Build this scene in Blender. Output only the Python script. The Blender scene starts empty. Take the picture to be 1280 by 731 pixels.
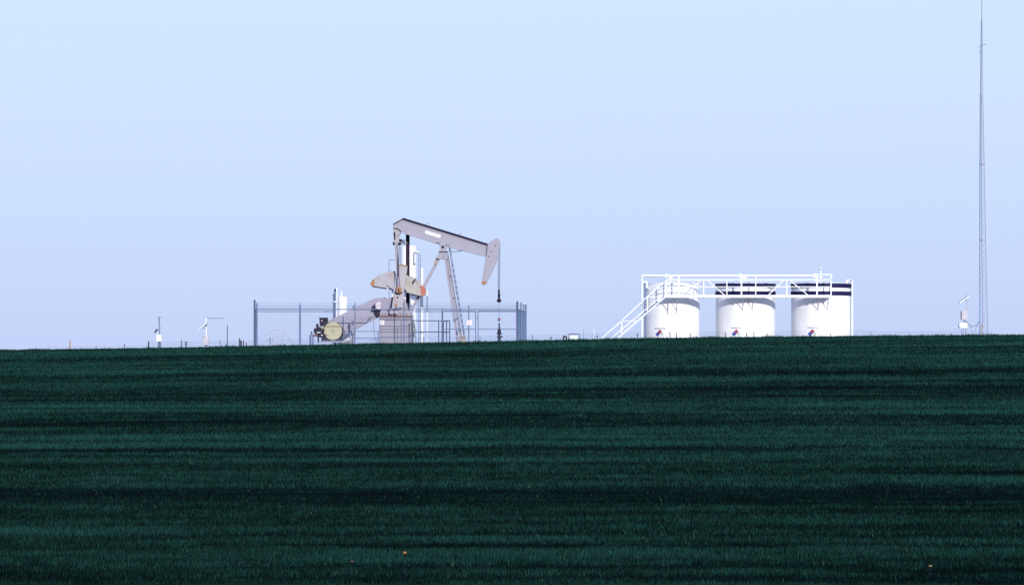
import bpy, bmesh, math, random
import numpy as np
from mathutils import Vector, Matrix
random.seed(7); rng = np.random.default_rng(7)
sc = bpy.context.scene
COL = sc.collection
R = math.radians

# ------------------------------------------------------------------ camera
F = 3400.0                       # focal length in pixels of a 1280 wide frame
PITCH = math.atan(67.5 / F)
cam_d = bpy.data.cameras.new('camera'); cam = bpy.data.objects.new('camera', cam_d); COL.objects.link(cam)
cam_d.sensor_width = 36; cam_d.lens = 36 * F / 1280; cam_d.clip_start = 0.5; cam_d.clip_end = 9000
cam.rotation_euler = (math.pi/2 + PITCH, 0, 0)
sc.camera = cam
_u = Vector((0, -math.sin(PITCH), math.cos(PITCH))); _f = Vector((0, math.cos(PITCH), math.sin(PITCH)))
def P(px, py, D):
    """point of the vertical plane y = D (metres) read off a survey of the photograph"""
    d = _f + Vector((1, 0, 0)) * ((px - 640) / F) + _u * ((365.5 - py) / F)
    return d * (D / d.y)
def S(D): return D / F

# ------------------------------------------------------------------ ground
CX = [-640, -440, -320, -140, 20, 160, 260, 420, 640]
CY = [436.5, 434, 431.5, 428.2, 425.2, 422.2, 420.8, 419.2, 417.6]
D0, DC = 60.0, 150.0
_cx = np.array(CX) / F * DC
_cz = (433 - (np.array(CY) + 2.0)) / F * DC
def sstep(a, b, x):
    t = np.clip((x - a) / (b - a), 0, 1); return t * t * (3 - 2 * t)
def crest(x): return np.interp(x, _cx, _cz)
# dark crop strips: (row at the middle of the photo, half width, strength)
def row_to_d(r):
    ds = np.linspace(40, 150, 2000); z = ground(np.zeros_like(ds) , ds, False)
    rows = 433 - F * z / ds
    return float(np.interp(-r, -rows, ds))
_tab = np.random.default_rng(3).random((256, 256))
def vnoise(x, y):
    xi = np.floor(x).astype(int); yi = np.floor(y).astype(int); fx = x - xi; fy = y - yi
    fx = fx*fx*(3-2*fx); fy = fy*fy*(3-2*fy)
    g = lambda a, b: _tab[a % 256, b % 256]
    return (g(xi, yi)*(1-fx)+g(xi+1, yi)*fx)*(1-fy)+(g(xi, yi+1)*(1-fx)+g(xi+1, yi+1)*fx)*fy
BANDS = []
def ground(x, y, bands=True):
    x = np.asarray(x, float); y = np.asarray(y, float)
    c = crest(x)
    t = np.clip((y - D0) / (DC - D0), -0.15, 1)
    cc = 0.35 + (c - 0.35) * sstep(0.0, 1.0, t)
    zin = -5.27 + (cc + 5.27) * (1.12 * t - 0.12 * t**3)
    near = np.interp(y, [-80, 0, 12, 30, 46], [-1.9, -1.7, -2.3, -4.9, -5.95])
    z = np.where(y < 46, near, zin)
    far = c - 0.42 * sstep(DC, DC + 9, y) - 0.011 * np.maximum(y - 215, 0)
    z = np.where(y > DC, far, z)
    z = z + (vnoise(x*0.11 + 9, y*0.25 + 3) - .5) * 0.05 * sstep(46, 60, y) * (1 - sstep(138, 150, y)) * bands
    if bands and BANDS: z = z - 0.05 * band(x, y)
    return z
def band(x, y):
    out = np.zeros_like(x)
    wob = (vnoise(x*0.05 + 40, y*0.05) - .5) * 1.0 + (vnoise(x*0.45 + 4, y*0.4) - .5) * 0.5 + (vnoise(x*2.0, y*1.1)-.5)*0.35
    for d, w, s in BANDS:
        q = (y + wob - d) / w
        k = np.where(q > 0, 1 - sstep(0.85, 1.1, q), 1 - .45 * sstep(-.3, .5, -q) - .55 * sstep(.5, 1.3, -q))
        out = np.maximum(out, s * k)
    return out
_B = [(445, 6, .45), (470, 7, .55), (493, 9, .7), (528, 9, .75), (565, 6, .7), (625, 17, 1.0), (672, 3, .45), (686, 3, .35), (714, 5, .6), (728, 4, .7)]
_tmp = []
for r, w, s in _B:
    a, b = row_to_d(r + w), row_to_d(r - w); _tmp.append(((a + b) / 2, max((b - a) / 2, .35), s))
BANDS = _tmp

# ------------------------------------------------------------------ materials
def mat(name, col, rough=.6, metal=0, var=.12, scale=3.0, dirt=None, dirt_amt=.0, dirt_scale=1.5, spec=.4, bump=0):
    m = bpy.data.materials.new(name); m.use_nodes = True; nt = m.node_tree; N = nt.nodes; L = nt.links
    b = N['Principled BSDF']; b.inputs['Roughness'].default_value = rough; b.inputs['Metallic'].default_value = metal
    b.inputs['Specular IOR Level'].default_value = spec
    tc = N.new('ShaderNodeTexCoord'); nz = N.new('ShaderNodeTexNoise'); nz.inputs['Scale'].default_value = scale; nz.inputs['Detail'].default_value = 6
    L.new(tc.outputs['Object'], nz.inputs['Vector'])
    mx = N.new('ShaderNodeMix'); mx.data_type = 'RGBA'
    mx.inputs[6].default_value = (*[c * (1 - var) for c in col], 1); mx.inputs[7].default_value = (*[min(1, c * (1 + var)) for c in col], 1)
    L.new(nz.outputs['Fac'], mx.inputs[0]); out = mx.outputs[2]
    if dirt:
        n2 = N.new('ShaderNodeTexNoise'); n2.inputs['Scale'].default_value = dirt_scale; n2.inputs['Detail'].default_value = 9; n2.inputs['Roughness'].default_value = .7
        mp = N.new('ShaderNodeMapping'); mp.inputs['Scale'].default_value = (1, 1, .35); L.new(tc.outputs['Object'], mp.inputs[0]); L.new(mp.outputs[0], n2.inputs['Vector'])
        rp = N.new('ShaderNodeValToRGB'); rp.color_ramp.elements[0].position = .5; rp.color_ramp.elements[1].position = .72
        rp.color_ramp.elements[0].color = (0, 0, 0, 1); rp.color_ramp.elements[1].color = (dirt_amt,)*3 + (1,)
        L.new(n2.outputs['Fac'], rp.inputs[0])
        m2 = N.new('ShaderNodeMix'); m2.data_type = 'RGBA'; L.new(rp.outputs[0], m2.inputs[0]); L.new(out, m2.inputs[6]); m2.inputs[7].default_value = (*dirt, 1); out = m2.outputs[2]
    L.new(out, b.inputs['Base Color'])
    if bump:
        bp = N.new('ShaderNodeBump'); bp.inputs['Strength'].default_value = bump; bp.inputs['Distance'].default_value = .02; L.new(nz.outputs['Fac'], bp.inputs['Height']); L.new(bp.outputs[0], b.inputs['Normal'])
    return m
M = dict(
 pump=mat('pump_paint', (.300, .288, .355), .55, var=.06, dirt=(.24, .18, .18), dirt_amt=.3, dirt_scale=2.2),
 pumpw=mat('weathered_paint', (.37, .35, .385), .6, dirt=(.32, .18, .13), dirt_amt=.6, dirt_scale=2.6),
 pumpt=mat('tan_stained_paint', (.39, .365, .34), .6, dirt=(.24, .15, .11), dirt_amt=.8, dirt_scale=3.5),
 guard=mat('guard_paint', (.30, .275, .35), .6, var=.05, dirt=(.25, .2, .2), dirt_amt=.25, dirt_scale=.9),
 block=mat('block_paint', (.30, .275, .335), .7, var=.06, dirt=(.22, .18, .18), dirt_amt=.3),
 dark=mat('dark_iron', (.016, .008, .024), .6, dirt=(.07, .02, .035), dirt_amt=.6, spec=.15),
 navy=mat('navy_edge', (.012, .009, .036), .6, spec=.12),
 rust=mat('rust_orange', (.33, .17, .09), .8, dirt=(.25, .10, .05), dirt_amt=.6, dirt_scale=6),
 rusty=mat('rust_brown', (.20, .11, .10), .8, dirt=(.09, .05, .05), dirt_amt=.6, dirt_scale=6),
 red=mat('red_paint', (.42, .115, .075), .6, dirt=(.45, .25, .2), dirt_amt=.6, dirt_scale=7),
 cream=mat('cream_paint', (.42, .385, .255), .55, dirt=(.35, .28, .15), dirt_amt=.3),
 olive=mat('olive_trim', (.26, .24, .14), .6),
 white=mat('white_paint', (.84, .83, .86), .45, var=.02, dirt=(.60, .57, .56), dirt_amt=.35, dirt_scale=1.1),
 whitep=mat('white_pipe_paint', (.82, .82, .82), .45, var=.02),
 plate=mat('white_plate', (.74, .66, .70), .5, var=.03),
 band=mat('navy_band_paint', (.013, .011, .062), .6, dirt=(.02, .018, .07), dirt_amt=.4, spec=.15),
 galv=mat('galvanized_steel', (.16, .19, .32), .5, metal=.35, var=.15),
 galvd=mat('old_galvanized', (.08, .095, .17), .55, metal=.3, var=.2),
 wire=mat('wire_steel', (.15, .24, .36), .5, metal=.2),
 grey=mat('grey_box', (.48, .45, .50), .6, dirt=(.3, .25, .25), dirt_amt=.3),
 solar=mat('solar_back', (.16, .18, .28), .3),
 ink=mat('ink', (.02, .02, .05), .6, var=0), blue=mat('blue_label', (.02, .045, .30), .5, var=.05), redl=mat('red_label', (.40, .015, .05), .5, var=.05),
 yell=mat('pale_label', (.68, .72, .62), .5, var=.03), pale=mat('white_label', (.82, .82, .84), .5, var=.02), redt=mat('faint_red_ink', (.6, .25, .28), .6, var=0),
 brace=mat('tower_steel', (.34, .34, .50), .5, metal=.2), teal=mat('tower_teal', (.15, .28, .40), .5),
 wood=mat('grey_wood', (.07, .06, .08), .9), orange=mat('orange_plastic', (.50, .20, .03), .5), straw=mat('faded_plastic', (.42, .24, .12), .5),
 tan=mat('tan_paint', (.36, .285, .25), .7, dirt=(.2, .1, .06), dirt_amt=.6, dirt_scale=5),
 weed=mat('weed_leaf', (.02, .06, .06), .8), pink=mat('pink_primer', (.24, .11, .12), .6),
 glass=mat('bluish_vessel', (.62, .62, .74), .5, var=.04),
)
# ------------------------------------------------------------------ mesh building
class MB:
    def __init__(s): s.v = []; s.f = []; s.smooth = []; s.starts = []; s.depth = 0
    def split_up(s):
        out = []
        for a, b in zip(s.starts, s.starts[1:] + [(len(s.v), len(s.f))]):
            k = MB(); k.v = s.v[a[0]:b[0]]; k.f = [[i-a[0] for i in f] for f in s.f[a[1]:b[1]]]; k.smooth = s.smooth[a[1]:b[1]]; out.append(k)
        return out
    def each(s, name, m, parent, **kw): return [k.build(name, m, parent, **kw) for k in s.split_up()]
    def add(s, vs, fs, smooth=False):
        o = len(s.v); s.v += [Vector(v) for v in vs]
        for f in fs: s.f.append([i + o for i in f]); s.smooth.append(smooth)
        return s
    def box(s, a, b):
        x0, y0, z0 = [min(p, q) for p, q in zip(a, b)]; x1, y1, z1 = [max(p, q) for p, q in zip(a, b)]
        return s.add([(x0,y0,z0),(x1,y0,z0),(x1,y1,z0),(x0,y1,z0),(x0,y0,z1),(x1,y0,z1),(x1,y1,z1),(x0,y1,z1)],
              [(0,3,2,1),(4,5,6,7),(0,1,5,4),(1,2,6,5),(2,3,7,6),(3,0,4,7)])
    def bar(s, p, q, w, t=None):           # rectangular bar; t = thickness along world y where possible
        t = t or w; p = Vector(p); q = Vector(q); d = (q - p).normalized()
        ref = Vector((0, 1, 0)) if abs(d.y) < .9 else Vector((0, 0, 1))
        a = d.cross(ref).normalized() * (w/2); b = d.cross(a).normalized() * (t/2)
        vs = [p-a-b, p+a-b, p+a+b, p-a+b, q-a-b, q+a-b, q+a+b, q-a+b]
        return s.add(vs, [(0,3,2,1),(4,5,6,7),(0,1,5,4),(1,2,6,5),(2,3,7,6),(3,0,4,7)])
    def tube(s, p, q, r, n=10, r2=None, caps=True):
        r2 = r if r2 is None else r2; p = Vector(p); q = Vector(q); d = (q - p).normalized()
        ref = Vector((0, 0, 1)) if abs(d.z) < .9 else Vector((1, 0, 0))
        a = d.cross(ref).normalized(); b = d.cross(a)
        vs = []
        for c, rr in ((p, r), (q, r2)):
            for i in range(n):
                t = 2*math.pi*i/n; vs.append(c + a*math.cos(t)*rr + b*math.sin(t)*rr)
        fs = [(i, (i+1) % n, n+(i+1) % n, n+i) for i in range(n)]
        s.add(vs, fs, True)
        if caps: s.add(vs[:n], [tuple(range(n))]); s.add(vs[n:], [tuple(range(n))])
        return s
    def path(s, pts, r, n=8):
        for a, b in zip(pts, pts[1:]): s.tube(a, b, r, n)
        for p in pts[1:-1]: s.ball(p, r*1.02, 6)
        return s
    def ball(s, c, r, n=8, sz=1):
        c = Vector(c); vs = []; fs = []
        for i in range(n+1):
            for j in range(n*2):
                a = math.pi*i/n; t = math.pi*j/n; vs.append(c + Vector((math.sin(a)*math.cos(t)*r, math.sin(a)*math.sin(t)*r, math.cos(a)*r*sz)))
        for i in range(n):
            for j in range(n*2):
                fs.append((i*2*n+j, i*2*n+(j+1) % (2*n), (i+1)*2*n+(j+1) % (2*n), (i+1)*2*n+j))
        return s.add(vs, fs, True)
    def lathe(s, c, prof, n=48):            # prof: (radius, z) pairs
        c = Vector(c); vs = []
        for r, z in prof:
            for i in range(n):
                t = 2*math.pi*i/n; vs.append(c + Vector((math.cos(t)*r, math.sin(t)*r, z)))
        fs = [(k*n+i, k*n+(i+1) % n, (k+1)*n+(i+1) % n, (k+1)*n+i) for k in range(len(prof)-1) for i in range(n)]
        return s.add(vs, fs, 'auto')
    def prism(s, pts, Da, Db, bev=0):              # outline in survey coordinates at Da, carried straight back to Db
        Q = [P(x, y, Da) for x, y in pts]; n = len(Q)
        vs = Q + [q + Vector((0, Db-Da, 0)) for q in Q]
        return s.add(vs, [tuple(range(n)), tuple(range(2*n-1, n-1, -1))] + [(i, i+n, (i+1) % n+n, (i+1) % n) for i in range(n)])
    def disc(s, px, py, Da, Db, rpx, n=36):        # a drum whose axis runs along y
        c = P(px, py, Da); return s.tube(c, c + Vector((0, Db-Da, 0)), rpx*S(Da), n)
    def build(s, name, m, parent=None, label=None, bevel=0):
        me = bpy.data.meshes.new(name)
        if parent is not None:
            o0 = Vector((0, 0, 0)); p = parent
            while p is not None: o0 += Vector(p.location); p = p.parent
        else:
            xs = [v.x for v in s.v]; ys = [v.y for v in s.v]; zs = [v.z for v in s.v]
            o0 = Vector(((min(xs)+max(xs))/2, (min(ys)+max(ys))/2, min(zs)))
        me.from_pydata([tuple(v - o0) for v in s.v], [], s.f)
        bm = bmesh.new(); bm.from_mesh(me); bmesh.ops.remove_doubles(bm, verts=bm.verts, dist=1e-5) if any(x == 'auto' for x in s.smooth) else None
        bmesh.ops.recalc_face_normals(bm, faces=bm.faces); bm.to_mesh(me); bm.free()
        if len(me.polygons) == len(s.smooth): me.polygons.foreach_set('use_smooth', [bool(x) for x in s.smooth])
        me.materials.append(m)
        if any(s.smooth): me.set_sharp_from_angle(angle=R(35))
        o = bpy.data.objects.new(name, me); COL.objects.link(o); o.parent = parent
        if parent is None: o.location = o0
        if label: o['label'] = label
        if bevel:
            b = o.modifiers.new('bevel', 'BEVEL'); b.width = bevel; b.segments = 2; b.limit_method = 'ANGLE'
        return o
def _piece(fn):
    def g(s, *a, **k):
        if s.depth == 0: s.starts.append((len(s.v), len(s.f)))
        s.depth += 1; r = fn(s, *a, **k); s.depth -= 1; return r
    return g
for _n in ('box', 'bar', 'tube', 'path', 'ball', 'lathe', 'prism', 'disc'): setattr(MB, _n, _piece(getattr(MB, _n)))
def tag(o, label, cat, group=None, kind=None):
    if label: o['label'] = label
    if cat: o['category'] = cat
    if group: o['group'] = group
    if kind: o['kind'] = kind
    return o
def thing(name, loc, label, cat, group=None):
    o = bpy.data.objects.new(name, None); COL.objects.link(o); o.location = loc; o.empty_display_size = .3
    return tag(o, label, cat, group)
def gz(x, y): return float(ground(np.array([x]), np.array([y]))[0])
def base(px, D):
    x = (px-640)/F*D; return Vector((x, D, gz(x, D)))
def G(px, D, up=0):
    b = base(px, D); b.z += up; return b

# ------------------------------------------------------------------ ground sheet
def axis(segs):
    out = []
    for a, b, n in segs: out += list(np.linspace(a, b, n, endpoint=False))
    return np.array(out + [segs[-1][1]])
gx = axis([(-4000, -400, 10), (-400, -60, 18), (-60, 60, 220), (60, 400, 18), (400, 4000, 10)])
gy = axis([(-300, 40, 40), (40, 165, 420), (165, 260, 40), (260, 1000, 20), (1000, 6000, 12)])
XX, YY = np.meshgrid(gx, gy); ZZ = ground(XX.ravel(), YY.ravel())
me = bpy.data.meshes.new('field'); nx = len(gx)
me.from_pydata(list(zip(XX.ravel().tolist(), YY.ravel().tolist(), ZZ.tolist())), [], [(j*nx+i, j*nx+i+1, (j+1)*nx+i+1, (j+1)*nx+i) for j in range(len(gy)-1) for i in range(nx-1)])
me.polygons.foreach_set('use_smooth', [True]*len(me.polygons))
fm = mat('field_soil', (.006, .015, .015), .95, var=.5, scale=.6, dirt=(.006, .006, .007), dirt_amt=.7, dirt_scale=2.5, spec=.0, bump=.6)
me.materials.append(fm)
fo = bpy.data.objects.new('field', me); COL.objects.link(fo); fo['kind'] = 'structure'
# gravel pad behind the crest
def sheet(name, x0, x1, y0, y1, lift, m):
    xs = np.linspace(x0, x1, 40); ys = np.linspace(y0, y1, 16); A, B = np.meshgrid(xs, ys); C = ground(A.ravel(), B.ravel()) + lift
    me = bpy.data.meshes.new(name); n = len(xs)
    me.from_pydata(list(zip(A.ravel().tolist(), B.ravel().tolist(), C.tolist())), [], [(j*n+i, j*n+i+1, (j+1)*n+i+1, (j+1)*n+i) for j in range(len(ys)-1) for i in range(n-1)])
    me.materials.append(m); o = bpy.data.objects.new(name, me); COL.objects.link(o); o['kind'] = 'structure'; return o
sheet('gravel_pad', -24, 34, 161, 186, .035, mat('gravel', (.26, .24, .22), .95, var=.4, scale=8, bump=1))

# ------------------------------------------------------------------ crop
def make_crop():
    K = 3.6e6
    n = 2100000
    y0, y1 = 47.0, 158.0
    d = np.exp(rng.uniform(math.log(y0), math.log(y1), n))
    x = rng.uniform(-1, 1, n) * (0.205 * d + 1.5)
    # drill rows running across the slope
    d = np.where(rng.random(n) < .55, np.round(d / .22) * .22 + rng.normal(0, .035, n), d)
    bnd = band(x, d)
    st = vnoise(x*0.07 + 7, d*1.1) * .38 + vnoise(x*0.35 + 3, d*2.4 + 5) * .27 + vnoise(x*1.6, d*3.6) * .2 + vnoise(x*4.5, d*6.0) * .15
    big = vnoise(x*0.05 + 3, d*0.16 + 11)
    keep = rng.random(n) < (1 - .35 * bnd) * (0.65 + .5 * st)
    x, d, bnd, st, big = x[keep], d[keep], bnd[keep], st[keep], big[keep]; n = len(x)
    z = ground(x, d)
    far = d / 60.0
    lines = sstep(.58, .80, vnoise(x*0.09 + 21, d*1.9 + 2) * .65 + vnoise(x*.8, d*4 + 9) * .35) * (.35 + .65 * bnd)
    h = (0.055 + .07 * rng.random(n)) * (.55 + .9 * st) * (1 - .35 * bnd) * (1 - .4 * lines)
    h = np.where(rng.random(n) < .02, h * 1.3, h)
    h = h * (1 + .25 * sstep(143, 150, d) * (vnoise(x*1.1+5, d*0.5) > .62))
    w = (.0075 + .005 * rng.random(n)) * far ** .9
    ang = rng.uniform(0, 2*math.pi, n); lean = rng.normal(0, .35, n) * h; la = rng.uniform(0, 2*math.pi, n)
    V = np.zeros((n, 3, 3), np.float32)
    V[:, 0] = np.stack([x - np.cos(ang)*w, d - np.sin(ang)*w, z - .02], 1)
    V[:, 1] = np.stack([x + np.cos(ang)*w, d + np.sin(ang)*w, z - .02], 1)
    V[:, 2] = np.stack([x + np.cos(la)*lean, d + np.sin(la)*lean, z + h], 1)
    me = bpy.data.meshes.new('wheat_crop')
    me.vertices.add(3*n); me.vertices.foreach_set('co', V.ravel())
    me.loops.add(3*n); me.loops.foreach_set('vertex_index', np.arange(3*n, dtype=np.int32))
    me.polygons.add(n); me.polygons.foreach_set('loop_start', np.arange(0, 3*n, 3, dtype=np.int32))
    me.update()
    tone = np.clip(.5 + (st - .5) * .9 + (big - .5) * .10 + rng.normal(0, .17, n) - .33 * bnd - .34 * lines - .14 * (1 - sstep(58, 100, d)), 0, 1)  # nearer crop darkened: shade between the blades put into the tone
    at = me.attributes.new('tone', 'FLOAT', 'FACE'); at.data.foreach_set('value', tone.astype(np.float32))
    dry = (rng.random(n) < .003).astype(np.float32) * rng.random(n).astype(np.float32)
    at = me.attributes.new('dry', 'FLOAT', 'FACE'); at.data.foreach_set('value', dry.astype(np.float32))
    m = bpy.data.materials.new('crop_leaf'); m.use_nodes = True; nt = m.node_tree; b = nt.nodes['Principled BSDF']
    a = nt.nodes.new('ShaderNodeAttribute'); a.attribute_name = 'tone'
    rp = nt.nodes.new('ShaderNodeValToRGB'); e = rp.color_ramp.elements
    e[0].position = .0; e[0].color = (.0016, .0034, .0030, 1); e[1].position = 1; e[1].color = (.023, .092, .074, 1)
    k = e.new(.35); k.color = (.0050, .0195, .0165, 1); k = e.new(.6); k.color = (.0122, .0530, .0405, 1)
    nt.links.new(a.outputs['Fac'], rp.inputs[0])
    a2 = nt.nodes.new('ShaderNodeAttribute'); a2.attribute_name = 'dry'
    mx = nt.nodes.new('ShaderNodeMix'); mx.data_type = 'RGBA'; nt.links.new(a2.outputs['Fac'], mx.inputs[0]); nt.links.new(rp.outputs[0], mx.inputs[6]); mx.inputs[7].default_value = (.11, .14, .11, 1)
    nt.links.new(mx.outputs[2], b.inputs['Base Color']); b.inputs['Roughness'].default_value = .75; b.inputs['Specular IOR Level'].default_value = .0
    me.materials.append(m)
    o = bpy.data.objects.new('wheat_crop', me); COL.objects.link(o)
    tag(o, 'dark blue-green young wheat covering the whole rising field', 'crop', kind='stuff')
make_crop()

# ------------------------------------------------------------------ pump jack
DP = 166.0
pj = thing('pumpjack', base(530, DP), 'grey oil pumpjack with tilted walking beam and rusty counterweights inside the chain-link fence', 'pumpjack')
beam = [(491.2, 282), (492.3, 279.5), (504.5, 273.6), (611, 306.2), (608.5, 320.2), (555, 306.5), (505, 291), (499, 290.5), (491.6, 292.5)]
wb = MB().prism(beam, DP-.06, DP+.06).build('walking_beam', M['pump'], pj, bevel=.01)
f = MB()
f.prism([(504.3, 272.4), (611, 305.0), (610.7, 306.7), (504.3, 274.2)], DP-.20, DP+.20)
f.prism([(491.2, 279.9), (504.3, 272.4), (504.3, 273.4), (491.4, 280.9)], DP-.2, DP+.2)
f.build('top_flange', M['navy'], wb)
f = MB(); f.prism([(505, 290.2), (556, 306.0), (608.6, 319.8), (608.5, 321.3), (555, 307.6), (504.6, 291.8)], DP-.20, DP+.20)
for px in (): 
    t = (px-504)/107; yt = 274.6+t*32.2; f.prism([(px, yt), (px+1.0, yt+.3), (px+.4, yt+14), (px-.6, yt+13.7)], DP-.17, DP-.06)
f.build('lower_flange', M['pump'], wb)
f = MB().prism([(506, 276.6), (610, 308.2), (610, 309.0), (506, 277.4)], DP-.075, DP-.058); f.build('web_strip', M['guard'], wb)  # thin, slightly darker strip below the top flange
for px, py in ((534.5, 280.0), (575.5, 292.6)):
    MB().path([P(px-1.8, py+1, DP), P(px-1.4, py-1.2, DP), P(px+1.4, py-.6, DP), P(px+1.9, py+1.6, DP)], .018).build('lifting_eye', M['pump'], wb)
sg = MB().prism([(532.2, 288.2), (551.0, 293.9), (549.9, 297.5), (531.2, 291.8)], DP-.085, DP-.062).build('name_plate', M['pale'], wb, 'white plate with a faint ring mark and dark lettering')
lt = MB()
random.seed(4)
for i in range(9):
    t = i/9; x0 = 537.2+t*9.6; y0 = 291.1+t*2.92
    if i == 4: continue
    hgt = .28 + .2*random.random()
    lt.prism([(x0, y0-hgt), (x0+.75, y0-hgt+.2), (x0+.7, y0+hgt+.2), (x0-.05, y0+hgt)], DP-.092, DP-.084)
lt.build('lettering', M['ink'], sg)
lg = MB()
for i in range(14):
    a0, a1 = 2*math.pi*i/14, 2*math.pi*(i+1)/14; lg.bar(P(534.5+1.1*math.cos(a0), 290.5+.8*math.sin(a0), DP-.09), P(534.5+1.1*math.cos(a1), 290.5+.8*math.sin(a1), DP-.09), .014, .01)
lg.build('ring_mark', M['plate'], sg)
# horse head
hp = [(609.6, 305.0), (615.5, 300.4), (621, 297.3), (624.6, 298.9), (624.3, 307), (623.2, 317), (621, 326), (617.6, 335), (613.2, 344), (607.2, 354.6), (604.3, 355.6), (602.0, 354.2), (603.6, 344), (606.3, 328), (608.4, 316)]
hh = MB().prism(hp, DP-.26, DP+.26).build('horse_head', M['pump'], pj, bevel=.015)
tp = [(602.6, 351.2), (608.6, 352.2), (607.3, 354.9), (604.3, 356.0), (601.8, 354.4)]
MB().prism(tp, DP-.275, DP+.275).build('nose_tip', M['rust'], hh)
b = MB()
for x, y in ((619.6, 306.8), (614.2, 314.5), (611.0, 320.5)): b.disc(x, y, DP-.28, DP-.25, .75, 12)
b.each('bolt', M['dark'], hh)
# bridle, carrier bar, polished rod
b = MB()
for dy in (-.09, .09):
    b.tube(P(624.2, 303, DP)+Vector((-.01, dy, 0)), P(623.5, 367, DP)+Vector((0, dy, 0)), .014, 6)
    b.tube(P(622.6, 320, DP)+Vector((-.01, dy, 0)), P(622.7, 367, DP)+Vector((0, dy, 0)), .012, 6)
    b.tube(P(624.6, 303, DP)+Vector((0.02, dy, 0)), P(624.6, 367, DP)+Vector((0, dy, 0)), .012, 6)
b.build('bridle_cable', M['band'], pj)
b = MB().tube(P(623.7, 362, DP), P(623.7, 367, DP), .05, 10).tube(P(623.8, 367, DP), P(623.8, 372, DP), .075, 12)
b.lathe(P(623.8, 378, DP), [(.02, 0), (.12, .03), (.135, .09), (.12, .15), (.05, .27), (.03, .34)], 14)
b.box(P(620.9, 374.6, DP-.1), P(626.7, 376.0, DP+.1))
b.build('carrier_bar', M['dark'], pj)
MB().tube(P(623.8, 377, DP), P(624, 410, DP), .026, 8).build('polished_rod', M['brace'], pj)
# saddle bearing + samson post
b = MB().prism([(549.8, 304.5), (558.5, 307), (557.8, 314.6), (549.3, 314.6)], DP-.22, DP+.22)
b.prism([(548.3, 314.4), (559.8, 314.4), (559.8, 315.6), (548.3, 315.6)], DP-.3, DP+.3)
b.prism([(548.6, 315.6), (559.0, 315.6), (560.2, 323.6), (545.2, 323.6)], DP-.26, DP+.26)
sb = b.build('saddle_bearing', M['pump'], pj, bevel=.01)
b = MB().disc(553.6, 308.8, DP-.25, DP-.21, 1.7, 16); b.prism([(548.4, 314.2), (559.8, 314.2), (559.8, 315.2), (548.4, 315.2)], DP-.32, DP-.30); b.prism([(545.2, 302.6), (550.6, 304.4), (550.6, 305.4), (545.0, 303.6)], DP-.2, DP+.2)
b.prism([(557, 305.6), (562, 307), (562, 307.8), (557, 306.6)], DP-.2, DP+.2)
b.prism([(544.6, 322.2), (547.6, 323.6), (547.2, 324.6), (544.2, 323.4)], DP-.3, DP+.3)
b.each('bolt_plate', M['dark'], sb)
gd = {px: base(px, DP).z for px in (514, 572, 577)}
def leg(p0, p1, w, Da, Db, m='pump', name='samson_leg'):
    a = P(*p0, Da); c = P(*p1, Db); d = (c-a).normalized()
    k = MB().bar(a, c, w*.72, .10)
    nrm = d.cross(Vector((0, 1, 0))).normalized()
    for sgn in (-1, 1): k.bar(a+nrm*sgn*w*.42, c+nrm*sgn*w*.42, w*.13, .2)
    return k.build(name, M[m], pj)
leg((556.0, 318), (572.4, 430), .17, DP-.2, DP-1.15)
leg((559.0, 318), (577.4, 430), .17, DP+.2, DP+1.15)
l3 = leg((549.0, 322), (510.5, 395), .185, DP-.05, DP-.05)
MB().prism([(544.0, 324.6), (547.9, 327.6), (545.5, 331.6), (541.8, 328.6)], DP-.18, DP+.08).build('worn_collar', M['tan'], l3)
b = MB(); 
for y in (345, 372, 398): 
    t = (y-318)/112; b.bar(P(556+16.4*t, y, DP-.2-.95*t), P(559+18.4*t, y, DP+.2+.95*t), .07, .07)
b.each('cross_brace', M['pump'], pj)
# ladder on the samson post
ld = MB()
for o in (-.16, .16):
    ld.bar(P(561.2, 308, DP+.5)+Vector((0, o, 0)), P(581.4, 430, DP+1.3)+Vector((0, o, 0)), .05, .03)
    ld.bar(P(562.8, 308, DP+.5)+Vector((0, o, 0)), P(583, 430, DP+1.3)+Vector((0, o, 0)), .025, .02)
for i in range(27):
    t = i/27; y = 309+t*121; x = 562.0+20.2*t
    ld.bar(P(x, y, DP+.34+.8*t), P(x, y, DP+.66+.8*t), .03, .03)
ladder = ld.build('ladder', M['galv'], pj)
r = MB()
for y in range(330, 424, 7): 
    t = (y-308)/122; r.box(P(561.2+20.2*t-.2, y, DP+.28+.8*t), P(563+20.2*t, y+2, DP+.32+.8*t))
r.each('rung_clip', M['galvd'], ladder)
MB().path([P(561, 314.6, DP), P(572, 314.0, DP-.02), P(579, 313.2, DP-.02)], .014).path([P(561, 316.6, DP), P(579, 313.4, DP-.02)], .008).build('antenna_arm', M['galv'], pj)
b = MB().prism([(574.2, 418), (578, 419.5), (581.8, 418), (582, 428), (574, 428)], DP-1.35, DP-1.2); b.build('foot_plate', M['tan'], pj)
# equalizer and pitmans
b = MB().prism([(491.6, 286), (500.8, 288.8), (501.0, 291), (498, 295), (497.5, 297), (492.6, 297), (491.4, 292)], DP-.30, DP+.30)
b.prism([(493.0, 297), (498.6, 297), (500.2, 300), (500.0, 303.6), (492.6, 303.6)], DP-.34, DP+.34)
eq = b.build('equalizer_bearing', M['pumpw'], pj, bevel=.01)
b = MB().prism([(491.0, 301.4), (494, 303.8), (501.2, 303.6), (500.8, 305.9), (491.0, 306.2)], DP-1.0, DP-.345)
b.prism([(491.6, 284.8), (498, 285.8), (502, 289.4), (501.2, 290.2), (497.6, 287.2), (491.6, 286)], DP-.33, DP-.28)
b.prism([(492.2, 291.4), (493.8, 289), (494.2, 296), (493.8, 300.4), (492.4, 300)], DP-.38, DP-.31); b.prism([(499, 299), (501.8, 298.6), (502, 301), (500, 302.4)], DP-.36, DP+.2)
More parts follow.
